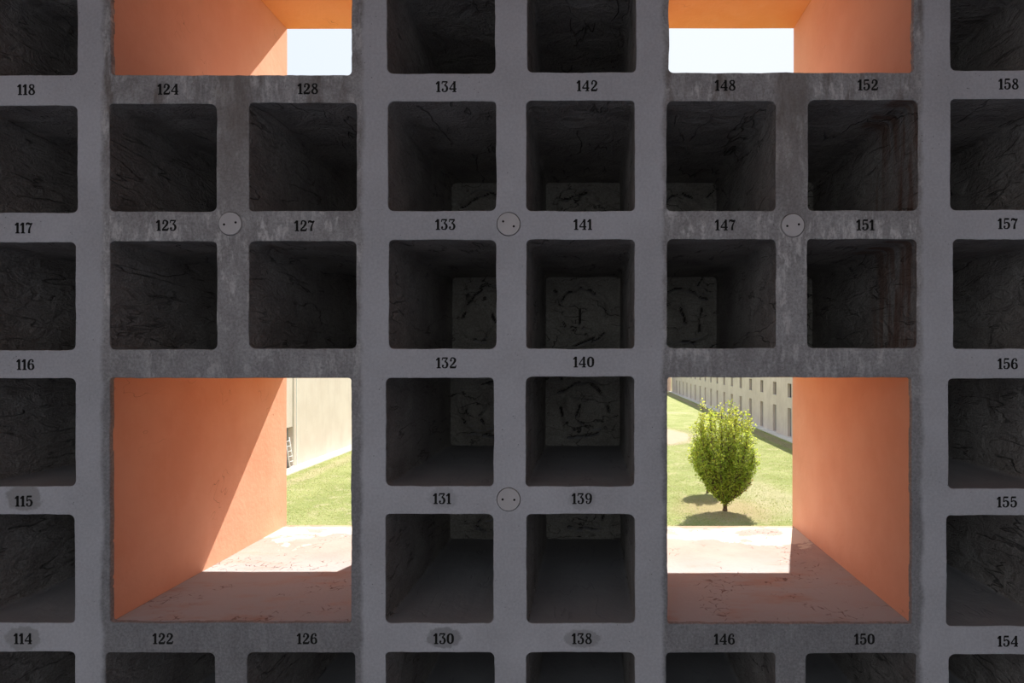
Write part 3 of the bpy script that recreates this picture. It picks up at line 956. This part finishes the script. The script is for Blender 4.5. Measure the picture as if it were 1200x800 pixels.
# ------------------------------------------------------------------ trees
def build_tree(name, label, loc, stems, split, trunk_r, nleaf, seed, leaf_size, dry=()):
    rnd = random.Random(seed)
    root = thing(name, label, 'tree', loc)
    w = bmesh.new(); lf = bmesh.new()
    tube(w, (0, 0, -0.05), (0.01, 0, 0.10), trunk_r * 1.45, trunk_r * 1.05, 10)
    tube(w, (0.01, 0, 0.10), (0.0, 0.01, split * 1.2), trunk_r * 1.05, trunk_r * 0.85, 10)
    twigs = []
    top = max(q[2] for q in stems)
    for (sx, sy, st) in list(stems) + list(dry):
        isdry = (sx, sy, st) in dry
        z0 = split * rnd.uniform(0.7, 1.2)
        n = 10
        pts = []
        for i in range(n + 1):
            t = i / n
            q = 1 - (1 - t) ** 1.9
            pts.append(Vector((sx * q + rnd.uniform(-.035, .035), sy * q + rnd.uniform(-.035, .035), z0 + (st * 1.03 - z0) * t)))
        r0 = trunk_r * (0.22 if isdry else 0.42)
        for i in range(n):
            tube(w, pts[i], pts[i + 1], r0 * (1 - i / n) + 0.005, r0 * (1 - (i + 1) / n) + 0.005, 6)
        out = Vector((sx, sy, 0))
        out = out.normalized() if out.length > 0.2 else Vector((0, 0, 0))
        for i in range(1, n + 1):
            t = i / n
            for s_ in range(3 if isdry else 8):
                q = pts[i - 1].lerp(pts[i], rnd.random())
                ln = (0.20 + 0.34 * math.sin(math.pi * min(1, t * 0.9 + 0.08))) * rnd.uniform(0.6, 1.15)
                if t > 0.9:
                    ln *= 0.8
                a2 = rnd.uniform(0, 2 * math.pi)
                e_ = q + Vector((math.cos(a2) * ln * 0.78, math.sin(a2) * ln * 0.78, ln * 0.8)) + out * ln * 0.12
                tube(w, q, e_, 0.008, 0.003, 4)
                twigs.append((q, e_, ln, isdry))
        twigs.append((pts[-2], pts[-1] + Vector((0, 0, 0.12)), 0.4, isdry))
    total = sum(t[2] for t in twigs)
    for q, e_, ln, isdry in twigs:
        for _ in range(max(1, int(nleaf * ln / total * (0.22 if isdry else 1.0)))):
            p = q.lerp(e_, rnd.uniform(0.1, 1.08)) + Vector((rnd.gauss(0, .055), rnd.gauss(0, .055), rnd.gauss(0, .055)))
            s = leaf_size * rnd.uniform(0.6, 1.25)
            d = Vector((rnd.gauss(0, 1), rnd.gauss(0, 1), rnd.gauss(0.1, 0.8))).normalized()
            side = d.cross(Vector((rnd.gauss(0, .6), rnd.gauss(0, .6), 1))).normalized()
            up = side.cross(d)
            v = [lf.verts.new(p), lf.verts.new(p + d * s * .5 + side * s * .34 + up * s * .06), lf.verts.new(p + d * s), lf.verts.new(p + d * s * .5 - side * s * .34 + up * s * .06)]
            f = lf.faces.new(v)
            hz = p.z / top + rnd.gauss(0, 0.16)
            f.material_index = 2 if isdry else (1 if hz > 0.68 else 0)
    link('trunk', w, M_BARK, root)
    link('foliage', lf, [M_LEAF, M_LEAF2, M_LEAF3], root)
    return root


M_LEAF = mat_leaf('green_leaves', (0.34, 0.47, 0.07), (0.54, 0.62, 0.11), 0.58)
M_LEAF2 = mat_leaf('yellow_green_leaves', (0.44, 0.52, 0.06), (0.66, 0.66, 0.12), 0.6)
M_LEAF3 = mat_leaf('dry_tan_leaves', (0.60, 0.46, 0.18), (0.70, 0.56, 0.26), 0.5)
TY = 720 * 7.0 / 178.0
STEMS = [(-1.0, .2, 4.75), (-.78, -.5, 4.45), (-.38, .3, 4.35), (.25, 0, 4.85), (.58, .4, 4.62), (.1, -.5, 4.5), (1.12, .1, 4.28), (.92, -.6, 4.0), (-1.18, -.4, 4.05),
         (1.22, .5, 3.9), (-1.25, .5, 3.9), (.4, .9, 4.35), (-.5, 1.0, 4.3), (0, -1.1, 4.1), (.7, -1.1, 3.5), (-.8, -1.1, 3.5), (1.32, 0, 3.1), (-1.34, -.1, 3.2),
         (1.15, -.7, 2.75), (-1.2, -.7, 2.8), (.3, -1.35, 2.9), (-.5, -1.3, 2.8), (.9, 1.1, 3.2), (-.9, 1.1, 3.2), (1.25, -.3, 2.35), (-1.28, .3, 2.4), (.1, 1.3, 3.4),
         (.75, -.9, 2.0), (-.8, -.8, 2.0), (0, -1.0, 2.1), (.05, -.1, 4.3), (-1.05, .3, 1.8), (1.0, .3, 1.8), (-.62, .1, 4.6), (-.05, .4, 4.55), (.85, .1, 4.35), (-1.1, 0, 4.3), (.42, -.3, 4.6), (-.2, -.2, 4.45), (.7, .7, 4.1), (-.9, .7, 4.2)]
build_tree('hornbeam_tree', 'green bushy upright tree standing alone on the lawn in the lower window', ((849.5 - 690) / 720 * TY, TY - D, 0), STEMS, 0.34, 0.095, 29000, 5, 0.112,
           dry=((1.15, -.2, 1.55), (.95, -.5, 1.35), (1.0, .1, 1.2)))
STEMS2 = [(0, 0, 2.75), (.5, .1, 2.5), (-.5, .1, 2.5), (.2, .6, 2.5), (-.2, -.6, 2.4), (.75, .1, 2.1), (-.75, -.1, 2.1), (.3, -.7, 2.0), (-.4, .7, 2.1), (.5, .5, 1.8), (-.55, -.4, 1.8)]
build_tree('hornbeam_tree', 'smaller tree behind the near tree, only its thin trunk and shadow showing', ((829 - 690) / 720 * 32.1, 32.1 - D, 0), STEMS2, 0.65, 0.06, 6000, 9, 0.13)


# ------------------------------------------------------------------ grass blades over the part of the lawn the windows look on
rnd = random.Random(3)
gv, gf, gm = [], [], []
for _ in range(70000):
    if rnd.random() < 0.72:
        y = math.sqrt(rnd.uniform(22.0 ** 2, 62.0 ** 2)); x = y * rnd.uniform(0.10, 0.36)
        if x > GX - 0.8:
            continue
    else:
        y = math.sqrt(rnd.uniform(22.0 ** 2, 54.0 ** 2)); x = y * rnd.uniform(-0.52, -0.36)
        if x < LX + 1.05:
            continue
    y -= D
    if math.hypot(x - 6.27, y - 25.84) < 0.4 or math.hypot(x - 6.24, y - 29.63) < 0.4:
        continue
    if noise.noise(Vector((x * 0.5, y * 0.5, 0))) + rnd.uniform(-.5, .5) > 0.35:
        continue
    if ((x - 4.2) / 4.9) ** 2 + ((y - 54.0) / 7.0) ** 2 < 1 or ((x - 6.3) / 1.4) ** 2 + ((y - 26.3) / 1.7) ** 2 < rnd.random():
        continue
    a = rnd.uniform(0, 6.283); w = rnd.uniform(0.012, 0.024); h = rnd.uniform(0.018, 0.05)
    lx, ly = rnd.gauss(0, .03), rnd.gauss(0, .03)
    i = len(gv)
    gv += [(x - w * math.cos(a), y - w * math.sin(a), 0), (x + w * math.cos(a), y + w * math.sin(a), 0), (x + lx, y + ly, h)]
    gf.append((i, i + 1, i + 2)); gm.append(0 if rnd.random() < 0.68 else 1)
me = bpy.data.meshes.new('grass')
me.from_pydata(gv, [], gf)
me.materials.append(mat_leaf('grass_blades', (0.29, 0.345, 0.10), (0.38, 0.42, 0.145), 0.5))
me.materials.append(mat_leaf('dry_grass_blades', (0.45, 0.42, 0.21), (0.55, 0.50, 0.28), 0.5))
me.polygons.foreach_set('material_index', gm)
go = bpy.data.objects.new('grass', me)
C.objects.link(go)
go['kind'] = 'stuff'
go['label'] = 'short patchy grass growing on the lawn'
go['category'] = 'grass'
